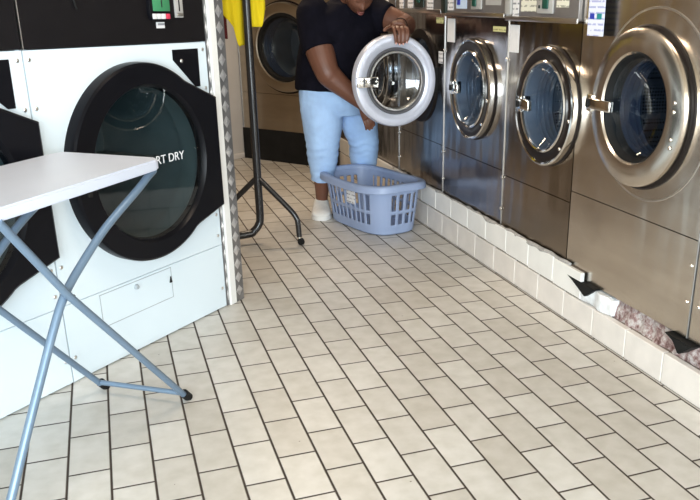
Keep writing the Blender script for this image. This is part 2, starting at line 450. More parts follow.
def wedge(y0, y1, zt, label, dz=.05):
    t = bpy.data.objects
    bm = B()
    pts = [(y0, zt), (y1, zt), (y1 + .06, zt - dz), (y0 - .06, zt - dz * .55 if False else zt - dz * .30)]
    a = []; b = []
    for (yy, z) in pts:
        out = (zt - z) / dz
        a.append(bm.verts.new((XK - .004 - .012 * out, yy, z))); b.append(bm.verts.new((XW + .03, yy, z)))
    bm.faces.new(a); bm.faces.new(b[::-1])
    for i in range(4): bm.faces.new((a[i], b[i], b[(i + 1) % 4], a[(i + 1) % 4]))
    bmesh.ops.recalc_face_normals(bm, faces=bm.faces[:])
    bmesh.ops.bevel(bm, geom=bm.edges[:], offset=.004, segments=2, affect='EDGES')
    return tag(link('rubber_pad', bm, 'rubber'), label, 'rubber pad')
wedge(.80, .565, .222, 'black rubber pad wedged above the white filler patch on the kerb')
wedge(.075, -.09, .216, 'black rubber pad wedged above the bare red masonry at the kerb')

# ------------------------------------------------------------------ washing machines
RZ = -PI / 2
TOP = 1.98
def front_door(t, style, cx, cz, R, handle_side=-1):
    """door as a child of machine t. Local: x right, y inwards, z up. returns door object"""
    if style == 'dark':
        bm = B(); lathe(bm, [(R - .002, .002), (R - .001, -.006), (R - .005, -.009), (R - .03, -.008), (R - .04, .0)], cx, cz, 80); link('door_gasket', bm, 'ring_black', t)
        bm = B(); lathe(bm, [(R - .010, .0), (R - .004, -.030), (R - .006, -.040), (R - .013, -.044), (R - .020, -.040), (R - .022, .0)], cx, cz, 80, True)
        d = link('door', bm, 'chrome', t)
        bm = B(); lathe(bm, [(R - .021, -.038), (R - .030, -.040), (.225, -.038), (.208, -.034), (.208, .0), (R - .021, .0)], cx, cz, 80, True); link('door_face', bm, 'ring_black', d)
        bm = B(); lathe(bm, [(.210, -.028), (.209, -.042), (.203, -.047), (.196, -.044), (.194, -.034), (.208, -.030)], cx, cz, 80, True); bz = link('bezel', bm, 'chrome', d)
        bm = B(); lathe(bm, [(.1945, -.036), (.190, .0), (.187, .03), (.200, .03), (.207, -.030)], cx, cz, 80, True); link('throat', bm, 'boot', bz)
        bm = B(); lathe(bm, [(.194, -.032), (.184, -.030), (.160, -.004), (.120, .026), (.060, .046), (.0, .052), (.0, .058), (.062, .052), (.123, .032), (.164, .002), (.186, -.022), (.194, -.024)], cx, cz, 64, True); link('door_glass', bm, 'glass', d)
        bolts = [(cx + (R - .03) * math.cos(a), cz + (R - .03) * math.sin(a)) for a in (-.15, -.75)]
        dots('bolt', 'chrome', d, bolts, -.039, .009, .006)
    elif style == 'steel':
        bm = B(); lathe(bm, [(R + .009, .002), (R + .010, -.005), (R + .004, -.008), (R - .02, -.004), (R - .02, .01)], cx, cz, 80); link('door_gasket', bm, 'ring_black', t)
        bm = B(); lathe(bm, [(R - .012, .0), (R - .002, -.032), (R - .004, -.042), (R - .014, -.048), (.240, -.054), (.212, -.052), (.204, -.042), (.204, .0)], cx, cz, 96, True)
        d = link('door', bm, 'steel_warm', t)
        bm = B(); lathe(bm, [(.206, -.044), (.198, -.042), (.188, -.020), (.184, .02), (.206, .02)], cx, cz, 80, True); link('bezel', bm, 'rubber', d)
        bm = B(); lathe(bm, [(.194, -.020), (.182, -.016), (.158, .010), (.118, .038), (.060, .056), (.0, .062), (.0, .068), (.062, .062), (.121, .044), (.162, .016), (.184, -.008), (.194, -.012)], cx, cz, 64, True); link('door_glass', bm, 'glass', d)
        dots('bolt', 'chrome', d, [(cx + .252, cz + o) for o in (.05, .018, -.08, -.11)], -.0525, .0075, .005)
    else:
        bm = B(); lathe(bm, [(R + .010, .002), (R + .010, -.006), (R - .004, -.008), (R - .01, .0)], cx, cz, 80); link('door_gasket', bm, 'ring_black', t)
        bm = B(); lathe(bm, [(R - .004, .0), (R - .006, -.030), (R - .016, -.040), (.300, -.046), (.290, -.040), (.290, .0)], cx, cz, 80, True)
        d = link('door', bm, 'steel_back', t)
        bm = B(); lathe(bm, [(.294, -.036), (.285, -.044), (.262, -.040), (.250, -.020), (.250, .0), (.294, .0)], cx, cz, 80, True); link('bezel', bm, 'rubber', d)
        bm = B(); lathe(bm, [(.255, -.020), (.240, -.015), (.205, .014), (.150, .044), (.075, .064), (.0, .070), (.0, .076), (.077, .070), (.153, .050), (.209, .020), (.243, -.008), (.255, -.012)], cx, cz, 64, True); link('door_glass', bm, 'glass', d)
    return d

def handle_block(d, x0, x1, z, y, h=.052, m='chrome'):
    bm = B()
    box(bm, x0, x1, y - .022, y, z - h / 2, z + h / 2, .006, 3)
    box(bm, x0 - .012, x0 + .03, y - .012, y + .042, z - h / 2 - .012, z + h / 2 + .012, .005, 2)
    hd = link('door_handle', bm, m, d)
    bm = B(); box(bm, x0 + .006, x0 + .026, y - .028, y - .020, z - .016, z + .016, .004); link('latch_button', bm, 'rubber', hd)
    return hd

def washer(label, ynear, W, zb, seam, ctrl, dcx, dcz, style, R, steel_m, drum='drum', loc=None, rz=RZ, depth=.80, hole=None, group=None, ctrl_out=.022):
    """origin at the machine's front left foot"""
    t = thing('washing_machine', label, 'washing machine', loc if loc else (XW, ynear, zb), rz, 'washing machines along the aisle')
    Z = lambda z: z - zb
    hr = hole if hole else .215
    rb = min(hr + .07, W - dcx - .022)
    bm = B()
    # cabinet shell behind the front sheets
    for x0, x1 in ((.004, .02), (W - .02, W - .004)): box(bm, x0, x1, .006, depth, 0.002, TOP - zb)
    box(bm, .02, W - .02, depth - .015, depth, .002, TOP - zb); box(bm, .02, W - .02, .01, depth - .015, TOP - zb - .015, TOP - zb)
    box(bm, .02, W - .02, .01, depth - .015, .002, .015)
    link('cabinet', bm, 'steel_dark', t, False)
    bm = B(); holed(bm, .003, W - .003, Z(seam) + .002, Z(ctrl), dcx, Z(dcz), hr, 0, .012); link('front_panel', bm, steel_m, t, True)
    bm = B(); box(bm, .003, W - .003, 0, .012, .001, Z(seam) - .002); link('lower_panel', bm, steel_m, t)
    bm = B(); lathe(bm, [(hr + .004, .138), (rb, .142), (rb, .50), (0, .52)], dcx, Z(dcz), 64); dr = link('drum', bm, drum, t)
    for k in range(3):
        bm = B()
        a = k * 2 * PI / 3 + .5
        r0 = rb - .003; r1 = rb - .055
        c, s = math.cos(a), math.sin(a)
        vs = []
        for yy in (.16, .49):
            for rr, w in ((r0, .04), (r1, .012), (r1, -.012), (r0, -.04)):
                vs.append(bm.verts.new((dcx + c * rr - s * w, yy, Z(dcz) + s * rr + c * w)))
        bm.faces.new(vs[:4]); bm.faces.new(vs[4:][::-1])
        for i in range(4): bm.faces.new((vs[i], vs[4 + i], vs[4 + (i + 1) % 4], vs[(i + 1) % 4]))
        bmesh.ops.recalc_face_normals(bm, faces=bm.faces[:]); link('lifter', bm, drum, dr)
    bm = B(); pr = [(hr + .001, .014)]
    for k in range(4):
        y_ = .03 + k * .026; pr += [(hr - .004, y_), (hr - .022, y_ + .008), (hr - .022, y_ + .014), (hr - .002, y_ + .020)]
    pr += [(hr + .002, .14)]
    lathe(bm, pr, dcx, Z(dcz), 64); link('door_boot', bm, 'boot_dark' if drum in ('drum_dark', 'drum_grey') else 'boot', t)
    return t, Z

def control_panel(t, Z, W, ctrl, kind):
    y = -.022
    bm = B()
    box(bm, .006, W - .006, y, .012, Z(ctrl), Z(ctrl) + .24, .006, 2)
    cp = link('control_panel', bm, 'panel_grey', t)
    plate('lip', 'satin', cp, .006, W - .006, Z(ctrl) - .010, Z(ctrl) + .012, y - .006, y + .002, .002)
    bm = B(); box(bm, .006, W - .006, 0, .012, Z(ctrl) + .24, TOP - (1.98 - Z(1.98)) if False else Z(TOP), .002, 1); link('top_panel', bm, 'steel_dark', t)
    return cp, y

def sticker(name, m, par, x0, x1, z0, z1, y, lines=0, ink='ink'):
    m = {'paper': 'printed_white', 'paper_cream': 'printed_cream', 'yellow_label': 'printed_yellow'}.get(m, m) if lines else m
    s = plate(name, m, par, x0, x1, z0, z1, y - .0015, y + .001)
    return s

def seam_strip(t, Z, zs, z1, zb):
    bm = B(); box(bm, .0003, .0065, -.005, .006, .001, Z(z1), .001, 1)
    s = link('seam_trim', bm, 'strip', t)
    dots('screw', 'chrome', s, [(.003, Z(z)) for z in zs], -.005, .011, .005)

def console_bits(cp, y, Z, ctrl, W, kind):
    zc = Z(ctrl)
    # left cluster: two coin/label plates, then instruction sheet, then button block, then a paper label
    if kind == 'near':
        plate('coin_slot', 'plastic_grey', cp, .012, .075, zc + .020, zc + .20, y - .012, y, .003)
        sticker('price_label', 'paper', cp, .082, .145, zc + .006, zc + .105, y - .002, 3)
        sticker('instruction_sheet', 'paper_cream', cp, .165, .315, zc + .035, zc + .22, y, 6)
        bb = plate('button_block', 'plastic_grey', cp, .335, .480, zc + .028, zc + .22, y - .010, y, .004)
        plate('button', 'button_green', bb, .395, .445, zc + .048, zc + .090, y - .018, y - .008, .004)
        plate('button', 'button_dark', bb, .405, .445, zc + .120, zc + .150, y - .018, y - .008, .004)
        for k in range(3): plate('lamp', 'button_dark', bb, .355, .368, zc + .05 + k * .035, zc + .064 + k * .035, y - .014, y - .008, .002)
        sticker('paper_label', 'paper_cream', cp, .500, .605, zc + .055, zc + .22, y, 5)
    elif kind == 'mid':
        plate('coin_slot', 'button_dark', cp, .012, .085, zc + .004, zc + .20, y - .012, y, .003)
        sticker('price_label', 'paper', cp, .095, .175, zc + .020, zc + .16, y - .002, 4)
        bs = sticker('instruction_sheet', 'paper_blue', cp, .215, .360, zc + .030, zc + .22, y, 0)
        sticker('picture', 'ink_blue', bs, .23, .27, zc + .05, zc + .08, y - .002)
        bb = plate('button_block', 'plastic_grey', cp, .430, .560, zc + .028, zc + .22, y - .010, y, .004)
        plate('button', 'button_green', bb, .455, .505, zc + .042, zc + .085, y - .018, y - .008, .004)
        plate('button', 'button_dark', bb, .465, .505, zc + .115, zc + .150, y - .018, y - .008, .004)
        sticker('plate_label', 'plastic_grey', cp, .60, .78, zc + .05, zc + .18, y, 0)
    else:
        sticker('price_label', 'paper', cp, .09, .17, zc + .015, zc + .16, y - .002, 3)
        sticker('price_label', 'paper', cp, .25, .35, zc + .018, zc + .16, y - .002, 3)
        bb = plate('button_block', 'button_dark', cp, .385, .545, zc + .022, zc + .2, y - .010, y, .004)
        plate('button', 'button_green', bb, .44, .49, zc + .05, zc + .095, y - .018, y - .008, .004)
        sticker('paper_label', 'paper', cp, .585, .690, zc + .012, zc + .16, y, 3)

ws_group = None
# 0: furthest of the row, mostly hidden by the customer
t, Z = washer('steel washing machine furthest along the kerb, behind the customer and laundry basket', 4.045, .83, .27, .565, 1.35, .445, .945, 'dark', .285, 'steel_dark')
front_door(t, 'dark', .445, Z(.945), .285); cp, y = control_panel(t, Z, .83, 1.35, 'far'); console_bits(cp, y, Z, 1.35, .83, 'far')
# 1: door open
t, Z = washer('steel washing machine with its round door swung wide open beside the customer', 3.215, .827, .27, .565, 1.35, .43, .955, 'open', .29, 'steel_dark', hole=.235)
bm = B(); lathe(bm, [(.292, .001), (.290, -.012), (.262, -.016), (.236, -.010), (.232, .03)], .43, Z(.955), 80); link('opening_ring', bm, 'ring_black', t)
cp, y = control_panel(t, Z, .827, 1.35, 'far'); console_bits(cp, y, Z, 1.35, .827, 'far')
sticker('yellow_label', 'yellow_label', t, .690, .800, Z(1.285), Z(1.318), 0, 1)
sticker('white_label', 'paper', t, .735, .800, Z(1.055), Z(1.125), 0, 2)
seam_strip(t, Z, (.36, .53), 1.59, .27)
# the open door, its own frame: built facing local -y, centred on its hinge
hx, hz = .715, Z(.955)
Rd = .268
def turn(bm, ang):
    bmesh.ops.transform(bm, matrix=Matrix.Translation((hx, -.012, 0)) @ Matrix.Rotation(ang, 4, 'Z'), verts=bm.verts[:])
# closed the door would span hx-2R..hx in local x; hinge at hx; opens outwards (towards -y) by about 97 degrees
ANG = math.radians(96)
bm = B(); lathe(bm, [(Rd, .02), (Rd, -.020), (Rd - .006, -.032), (Rd - .016, -.037), (.205, -.034), (.192, -.024), (.190, .02)], -Rd - .012, hz, 96, True); turn(bm, ANG); d = link('door', bm, 'ring_light', t)
bm = B(); lathe(bm, [(.195, -.030), (.188, -.038), (.180, -.034), (.170, -.020), (.166, .03), (.195, .03)], -Rd - .012, hz, 80, True); turn(bm, ANG); link('bezel', bm, 'gasket', d)
bm = B(); lathe(bm, [(.176, -.026), (.172, -.034), (.164, -.034), (.160, -.02), (.160, .0), (.176, .0)], -Rd - .012, hz, 80, True); turn(bm, ANG); link('glass_rim', bm, 'satin', d)
bm = B(); lathe(bm, [(.166, -.020), (.160, -.018), (.140, -.002), (.105, .018), (.055, .032), (.0, .037), (.0, .043), (.057, .038), (.107, .024), (.142, .004), (.162, -.011), (.166, -.012)], -Rd - .012, hz, 64, True); turn(bm, ANG); link('door_glass', bm, 'bowl_glass', d)
bm = B(); box(bm, -2 * Rd - .006, -2 * Rd + .130, -.056, -.034, hz - .030, hz + .030, .005, 2); turn(bm, ANG); hd = link('door_handle', bm, 'chrome', d)
bm = B(); box(bm, -2 * Rd + .030, -2 * Rd + .040, -.060, -.054, hz - .024, hz + .024, .002); turn(bm, ANG); link('handle_groove', bm, 'gasket', hd)
bm = B(); box(bm, -.03, .02, -.012, .012, hz - .075, hz + .075, .005); turn(bm, ANG); link('hinge', bm, 'rubber', d)

# 2
t, Z = washer('dark steel washing machine with closed door, right next to the open one', 2.388, .833, .272, .563, 1.34, .452, .948, 'dark', .276, 'steel_dark')
d = front_door(t, 'dark', .452, Z(.948), .276); handle_block(d, .235, .345, Z(.942), -.044, .048)
cp, y = control_panel(t, Z, .833, 1.34, 'mid'); console_bits(cp, y, Z, 1.34, .833, 'mid')
sticker('white_label', 'paper', t, .045, .150, Z(1.185), Z(1.315), -.002, 0)
sticker('yellow_label', 'yellow_label', t, .655, .800, Z(1.262), Z(1.288), 0, 1)
seam_strip(t, Z, (.36, .53, 1.13), 1.58, .272)
# 3
t, Z = washer('dark-reflecting steel washing machine whose closed black-ringed door shows a ribbed drum', 1.555, .692, .27, .544, 1.328, .452, .948, 'dark', .276, 'steel_dark_refl', hole=.205)
d = front_door(t, 'dark', .452, Z(.948), .276); handle_block(d, .240, .360, Z(.942), -.044, .050)
cp, y = control_panel(t, Z, .692, 1.328, 'near'); console_bits(cp, y, Z, 1.328, .692, 'near')
sticker('torn_label', 'paper', t, .018, .118, Z(1.170), Z(1.300), 0, 0)
seam_strip(t, Z, (.36, .53, 1.13), 1.57, .27)
# 4
t, Z = washer('largest steel washing machine, wide steel door ring, standing over the broken kerb', .861, .888, .222, .600, 1.62, .474, 1.020, 'steel', .300, 'steel_warm', 'drum_dark', hole=.205)
d = front_door(t, 'steel', .474, Z(1.020), .300); handle_block(d, .168, .345, Z(1.012), -.046, .044)
bm = B(); lathe(bm, [(.362, .002), (.359, -.003), (.355, -.003), (.350, .002)], .515, Z(1.032), 96); link('stamped_ring', bm, 'satin', t)
cp, y = control_panel(t, Z, .888, 1.62, 'plain')
bm = B(); box(bm, .8825, .888, -.004, .006, .001, Z(1.61), .001, 1); st = link('seam_trim', bm, 'strip', t); dots('screw', 'chrome', st, [(.889 - .03, Z(.50)), (.889 - .03, Z(.36))], .0, .008, .005)
# 5
t, Z = washer('steel washing machine at the near end of the row, only its lower corner showing', -.030, .88, .222, .600, 1.62, .44, 1.010, 'steel', .335, 'steel_warm', 'drum_dark')
d = front_door(t, 'steel', .44, Z(1.010), .335); handle_block(d, .075, .255, Z(1.000), -.056, .050); control_panel(t, Z, .88, 1.62, 'plain')
dots('screw', 'chrome', t, [(.035, Z(.50)), (.035, Z(.36))], .0, .008, .005)
sticker('white_label', 'paper_blue', t, .03, .13, Z(1.22), Z(1.36), 0, 3)

# hanging label with blue and teal squares between two machines
bm = B(); box(bm, XW - .034, XW - .031, .655, .772, 1.275, 1.56); hl = tag(link('hanging_notice', bm, 'printed_blue', None, False), 'white paper notice with dark blue and teal squares, hanging beside the biggest washer', 'notice')
for nm, y0, y1, m in (('blue_square', .726, .758, 'ink_blue'), ('teal_square', .672, .706, 'ink_teal')):
    bm = B(); box(bm, XW - .0355, XW - .0335, y0, y1, 1.340, 1.362); link(nm, bm, m, hl, False)
# back washer, on a black plinth, across the end of the aisle
ang_b = math.radians(-50.4)
t, Z = washer('brown-tinted steel washing machine at the end of the aisle on a black plinth', 0, 1.06, .0, .612, 1.55, .545, 1.02, 'back', .385, 'steel_back', 'drum_grey', loc=(.924, 5.512, 0), rz=ang_b, depth=.8, hole=.27)
d = front_door(t, 'back', .545, 1.02, .385)
bm = B(); box(bm, .145, .21, -.060, -.034, .985, 1.02, .006); link('door_handle', bm, 'rubber', d)
control_panel(t, Z, 1.06, 1.55, 'plain')
bm = B(); box(bm, -.004, 1.064, -.010, .013, .002, .287); link('plinth', bm, 'rubber', t)
seam_strip(t, Z, (), 1.5, 0)

# white column left of it
bm = B(); box(bm, -.19, -.022, -.22, .55, 0, 2.75, .006); o = struct(link('trim_2', bm, 'wall_white')); o.location = (.924, 5.512, 0); o.rotation_euler.z = ang_b
bm = B(); box(bm, -.205, -.010, -.235, .55, 0, .05, .008); o2 = struct(link('baseboard_back', bm, 'wall_white')); o2.location = (.924, 5.512, 0); o2.rotation_euler.z = ang_b

# ------------------------------------------------------------------ tumble dryers
ang_d = math.radians(44.3)
du = V((math.cos(ang_d), math.sin(ang_d), 0)); D0 = V((.001, 1.34, 0))
def dryer(label, u0, detail):
    W = .930
    o = D0 + du * u0
    t = thing('tumble_dryer', label, 'tumble dryer', o, ang_d, 'tumble dryers in the dryer wall')
    dcx, dcz = .515, .765
    bm = B()
    for x0, x1 in ((.004, .02), (W - .02, W - .004)): box(bm, x0, x1, .006, .72, .002, 2.05)
    box(bm, .02, W - .02, .70, .72, .002, 2.05); box(bm, .02, W - .02, .01, .70, 2.03, 2.05); box(bm, .02, W - .02, .01, .70, .002, .02)
    link('cabinet', bm, 'white_gloss', t, False)
    bm = B(); holed(bm, .002, W - .002, .314, 1.221, dcx, dcz, .315, 0, .014); link('front_panel', bm, 'white_gloss', t)
    bm = B(); box(bm, .002, W - .002, 0, .014, .006, .311, .0015, 1); lp = link('lower_panel', bm, 'white_gloss', t)
    bm = B(); box(bm, .002, W - .002, -.004, .014, 1.224, 2.05, .002, 1); fa = link('fascia', bm, 'black_panel', t)
    # service hatch
    hx0, hx1, hz0, hz1 = .175, .578, .165, .302
    bm = B()
    for a in ((hx0, hx0 + .003, hz0, hz1), (hx0, hx1, hz1 - .003, hz1), (hx1 - .003, hx1, hz0, hz1), (hx0, hx1, hz0, hz0 + .0025)):
        box(bm, a[0], a[1], -.0012, .002, a[2], a[3])
    ht = link('hatch', bm, 'seam_grey', t, False)
    bm = B(); lathe(bm, [(0, -.012), (.008, -.012), (.011, -.006), (.011, 0)], .368, .277, 20); link('hatch_lock', bm, 'seam_grey', ht)
    bm = B(); prism(bm, [(.562, .235), (.570, .262), (.575, .235)], -.006, .001); link('hatch_latch', bm, 'rubber', ht)
    # black door: disc running out into a wedge to the right edge
    cx, cz, R = .488, .767, .394
    pts = []
    a0 = math.radians(52); a1 = math.radians(360 - 52)
    for i in range(73):
        a = a0 + (a1 - a0) * i / 72; pts.append((cx + R * math.cos(a), cz + R * math.sin(a)))
    pts += [(W - .008, .512), (W - .008, .994)]
    # frame with a round window: strips between outline and circle
    gx, gz, gr = .512, .762, .312
    bm = B(); n = 110
    def hit(a):
        c, s = math.cos(a), math.sin(a); best = None
        for i in range(len(pts)):
            p, q = pts[i], pts[(i + 1) % len(pts)]
            ex, ez = q[0] - p[0], q[1] - p[1]; den = c * ez - s * ex
            if abs(den) < 1e-9: continue
            tt = ((p[0] - gx) * ez - (p[1] - gz) * ex) / den; u = ((p[0] - gx) * s - (p[1] - gz) * c) / den
            if tt > 0 and -1e-6 <= u <= 1 + 1e-6 and (best is None or tt > best): best = tt
        return best
    angs = sorted([2 * PI * i / n for i in range(n)] + [math.atan2(z - gz, x - gx) % (2 * PI) for x, z in pts[-2:]])
    prof = []
    for a in angs:
        rr = hit(a); c, s = math.cos(a), math.sin(a)
        prof.append([(gx + c * r_, y_, gz + s * r_) for r_, y_ in ((gr - .012, .0), (gr - .006, -.028), (gr + .004, -.040), (rr - .012, -.048), (rr - .003, -.042), (rr, -.032), (rr, .0))])
    vv = [[bm.verts.new(p) for p in row] for row in prof]
    for i in range(len(vv)):
        a, b = vv[i], vv[(i + 1) % len(vv)]
        for k in range(len(a) - 1): bm.faces.new((a[k], a[k + 1], b[k + 1], b[k]))
        bm.faces.new((a[-1], a[0], b[0], b[-1]))
    bmesh.ops.recalc_face_normals(bm, faces=bm.faces[:])
    d = link('door', bm, 'black_door', t)
    bm = B(); lathe(bm, [(0, -.030), (gr - .002, -.024), (gr - .002, -.018), (0, -.024)], gx, gz, 80); gl = link('door_glass', bm, 'tint_glass', d)
    bm = B()   # grip recess on the left of the ring
    prism(bm, [(.145, .70), (.128, .84), (.160, .845), (.166, .70)], -.052, -.044, .002); link('door_handle', bm, 'rubber', d)
    text_mesh('lettering', 'SMART DRY', .049, 'lettering', gl, (.430, -.0335, .758))
    # inside: drum, back plate with rings, lint shelf
    bm = B(); lathe(bm, [(.314, .014), (.313, .10), (.36, .12), (.36, .60), (.0, .60)], dcx, dcz, 64); dr = link('drum', bm, 'dry_drum', t)
    bm = B()
    for r in (.09, .14, .19, .25): lathe(bm, [(r, .598), (r + .006, .575), (r + .020, .575), (r + .026, .598)], dcx - .09, dcz + .06, 48)
    link('back_rings', bm, 'satin', dr)
    bm = B(); box(bm, dcx - .33, dcx + .33, .14, .58, dcz - .055, dcz - .045); link('lifter', bm, 'dry_lint', dr)
    # black three-cornered window and screws
    tri = [(.717, 1.196), (.717, 1.155), (.842, 1.040), (.872, 1.040), (.874, 1.196)]
    bm = B(); prism(bm, tri, -.003, .004); tw = link('corner_window', bm, 'black_door', t)
    dots('lock', 'satin', tw, [(.765, 1.150)], -.003, .008, .004)
    dots('screw', 'satin', t, [(.022, 1.19), (W - .022, 1.19), (.022, 1.03), (W - .022, 1.03), (.022, .46), (W - .022, .46), (.022, .10), (W - .022, .10), (.022, .36), (W - .022, .36)], 0, .0075, .003)
    bm = B(); box(bm, W - .003, W - .001, -.001, .004, .006, 1.222); link('seam_line', bm, 'seam_grey', t, False)
    bm = B(); box(bm, .0, .004, -.006, .004, 1.222, 2.05); link('fascia_trim', bm, 'satin', t, False)
    # fascia fittings
    x = .69
    bm = B(); prism(bm, [(x - .098, 1.335), (x - .088, 1.312), (x + .012, 1.312), (x + .020, 1.335), (x + .026, 1.47), (x - .088, 1.47)], -.020, -.003, .004); rd = link('card_reader', bm, 'black_door', fa)
    plate('screen', 'lcd_green', rd, x - .080, x + .014, 1.345, 1.46, -.023, -.019, .003)
    for k in range(4): plate('key', 'red_key' if k == 3 else 'white_key', rd, x - .086 + k * .025, x - .064 + k * .025, 1.316, 1.336, -.024, -.019, .002)
    plate('scribble', 'button_dark', rd, x - .035, x - .030, 1.36, 1.45, -.0245, -.022)
    cs = plate('coin_slot', 'plastic_grey', fa, x + .058, x + .105, 1.320, 1.47, -.012, -.003, .003)
    plate('slot', 'rubber', cs, x + .078, x + .084, 1.345, 1.44, -.014, -.010, .001); plate('return_cup', 'satin', cs, x + .064, x + .098, 1.326, 1.338, -.016, -.010, .002)
    sticker('label', 'paper', fa, x - .053, x - .006, 1.281, 1.304, -.004, 1)
    bm = B(); tube(bm, [(.23, -.010, 1.55), (.232, -.010, 1.42), (.238, -.010, 1.37), (.246, -.009, 1.352)], .0035, 8, 4); link('keyhole_cord', bm, 'rubber', fa)
    return t
dryer('white tumble dryer with a black round-windowed door, between the folding table and tread-plate post', -.690, True)
dryer('white tumble dryer cut off by the photo edge, mostly behind the white folding table', -1.622, True)

# tread-plate post closing the dryer wall
W0 = .224
t = thing('corner_post', 'tall corner post with tread-plate strips either side of a white stripe, beside the dryer', 'post', D0 + du * .242, ang_d)
bm = B(); box(bm, .000, .127, .004, .75, 0, 2.74); link('core', bm, 'wall_white', t, False)
def tread(x0, x1, y0):
    bm = B(); box(bm, x0, x1, y0, y0 + .006, .002, 2.74); s = link('tread_plate', bm, 'tread', t, False)
    bm = B(); w = x1 - x0; cx = (x0 + x1) / 2; z = .02; k = 0
    while z < 2.72:
        for (sx, sz) in ((0, 0),):
            hw = min(.030, w * .46); hh = .034
            c = bm.verts.new((cx, y0 - .004, z + hh))
            q = [bm.verts.new((cx + a * hw, y0 + .0005, z + hh + b * hh)) for a, b in ((0, -.92), (.92, 0), (0, .92), (-.92, 0))]
            for i in range(4): bm.faces.new((c, q[i], q[(i + 1) % 4]))
        z += .068; k += 1
    bmesh.ops.recalc_face_normals(bm, faces=bm.faces[:]); link('tread_lozenges', bm, 'tread_hi', s, False)
tread(.000, .022, -.002)
bm = B(); box(bm, .018, .064, -.012, .004, .0, 2.74, .003, 1); link('white_stripe', bm, 'white_trim', t)
tread(.062, .127, -.006)

# ------------------------------------------------------------------ folding table
va = math.radians(234.3); v = V((math.cos(va), math.sin(va), 0)); nn = V((v.y, -v.x, 0))   # v: along the table (towards the camera's left), nn towards the dryers
ZT = .892
tip = V((-.108, .555, 0))
t = thing('folding_table', 'white-topped folding table on crossed blue-grey tube legs, in front of the dryers', 'table', (tip.x, tip.y, 0), va - 0)
# local frame: x along v, y = z cross v
yl = V((-v.y, v.x, 0))            # local +y in world
s_d = 1 if yl.dot(nn) > 0 else -1  # sign of local y that points to the dryers
Wt, Lt = .395, 1.06
bm = B()
def rrect(x0, x1, y0, y1, rs, k=8):
    c = [(x1, y1, rs[0], 0), (x0, y1, rs[1], 90), (x0, y0, rs[2], 180), (x1, y0, rs[3], 270)]; out = []
    for x, y_, r, a in c:
        ox = x - r if x == x1 else x + r; oy = y_ - r if y_ == y1 else y_ + r
        for i in range(k + 1):
            aa = math.radians(a + 90 * i / k); out.append((ox + r * math.cos(aa), oy + r * math.sin(aa)))
    return out
outl = rrect(-.014, Lt, -.0 if s_d > 0 else -Wt, Wt if s_d > 0 else 0, (.05, .05, .035, .05))
a = [bm.verts.new((p[0], p[1], ZT - .032)) for p in outl]; b = [bm.verts.new((p[0], p[1], ZT + .003)) for p in outl]
bm.faces.new(a[::-1]); bm.faces.new(b)
for i in range(len(a)): bm.faces.new((a[i], a[(i + 1) % len(a)], b[(i + 1) % len(a)], b[i]))
bmesh.ops.recalc_face_normals(bm, faces=bm.faces[:])
bmesh.ops.bevel(bm, geom=[e for e in bm.edges if abs(e.verts[0].co.z - e.verts[1].co.z) < 1e-5], offset=.005, segments=2, affect='EDGES')
link('tabletop', bm, 'table_white', t)
def TL(s, off, z): return V((s, off * s_d, z))   # off: distance towards the dryers
def fr(p):  # from measured foot frame: s along v from the near foot, off towards dryers
    return p
yo = .0
# leg frame whose feet stand on the right: near and far bars plus foot bar
FAx = (V((-.113, .577, 0)) - tip).dot(v)
for nm, off in (('leg', .005), ('leg', .350)):
    bm = B(); tube(bm, [TL(FAx + .006, off, .012), TL(FAx + .535, off, .592), TL(FAx + .745, off, .862)], .0115, 14, 0); l = link(nm, bm, 'leg_blue', t)
    bm = B(); tube(bm, [TL(FAx - .006, off, .006), TL(FAx + .022, off, .036)], .0165, 14); link('foot_cap', bm, 'rubber', l)
bm = B(); tube(bm, [TL(FAx + .030, .005, .040), TL(FAx + .030, .350, .040)], .0095, 12); link('foot_bar', bm, 'leg_blue', t)
bm = B(); tube(bm, [TL(FAx + .745, -.0 + .005, .855), TL(FAx + .745, .35, .855)], .011, 12); link('top_bar', bm, 'leg_blue', t)
# the other frame: top bar under the right end, bent bars, feet to the left
for off in (.030, .325):
    pth = [TL(FAx + .020, off, .855), TL(FAx + .062, off, .838), TL(FAx + .120, off, .810), TL(FAx + .302, off, .732), TL(FAx + .438, off, .652), TL(FAx + .522, off, .590), TL(FAx + .580, off, .520), TL(FAx + .680, off, .372), TL(FAx + .765, off, .242), TL(FAx + .845, off, .118), TL(FAx + .92, off, .012)]
    bm = B(); tube(bm, pth, .0122, 14, 5); l = link('leg', bm, 'leg_blue', t)
    bm = B(); tube(bm, [TL(FAx + .905, off, .036), TL(FAx + .927, off, .004)], .0175, 14); link('foot_cap', bm, 'rubber', l)
    bm = B(); tube(bm, [TL(FAx + .525, off - .03, .585), TL(FAx + .525, off + .005, .585)], .010, 12); link('pivot', bm, 'rubber', l)
bm = B(); tube(bm, [TL(FAx + .02, .030, .852), TL(FAx + .02, .325, .852)], .011, 12); link('top_bar', bm, 'leg_blue', t)
bm = B(); tube(bm, [TL(FAx + .89, .030, .055), TL(FAx + .89, .325, .055)], .010, 12); link('foot_bar', bm, 'leg_blue', t)

# ------------------------------------------------------------------ laundry basket
BC = V((1.310, 2.765, 0)); BA = math.radians(16)
t = thing('laundry_basket', 'blue plastic laundry basket with slotted sides on the floor by the kerb', 'basket', BC, BA)
def sup(a, hx, hy, p=3.4):
    c, s = math.cos(a), math.sin(a); k = (abs(c) ** p + abs(s) ** p) ** (-1 / p)
    return hx * c * k, hy * s * k
H = .312
def bwall(f):   # half sizes at height fraction f
    return .176 + .036 * f, .320 + .038 * f
NS = 240; NZ = 26
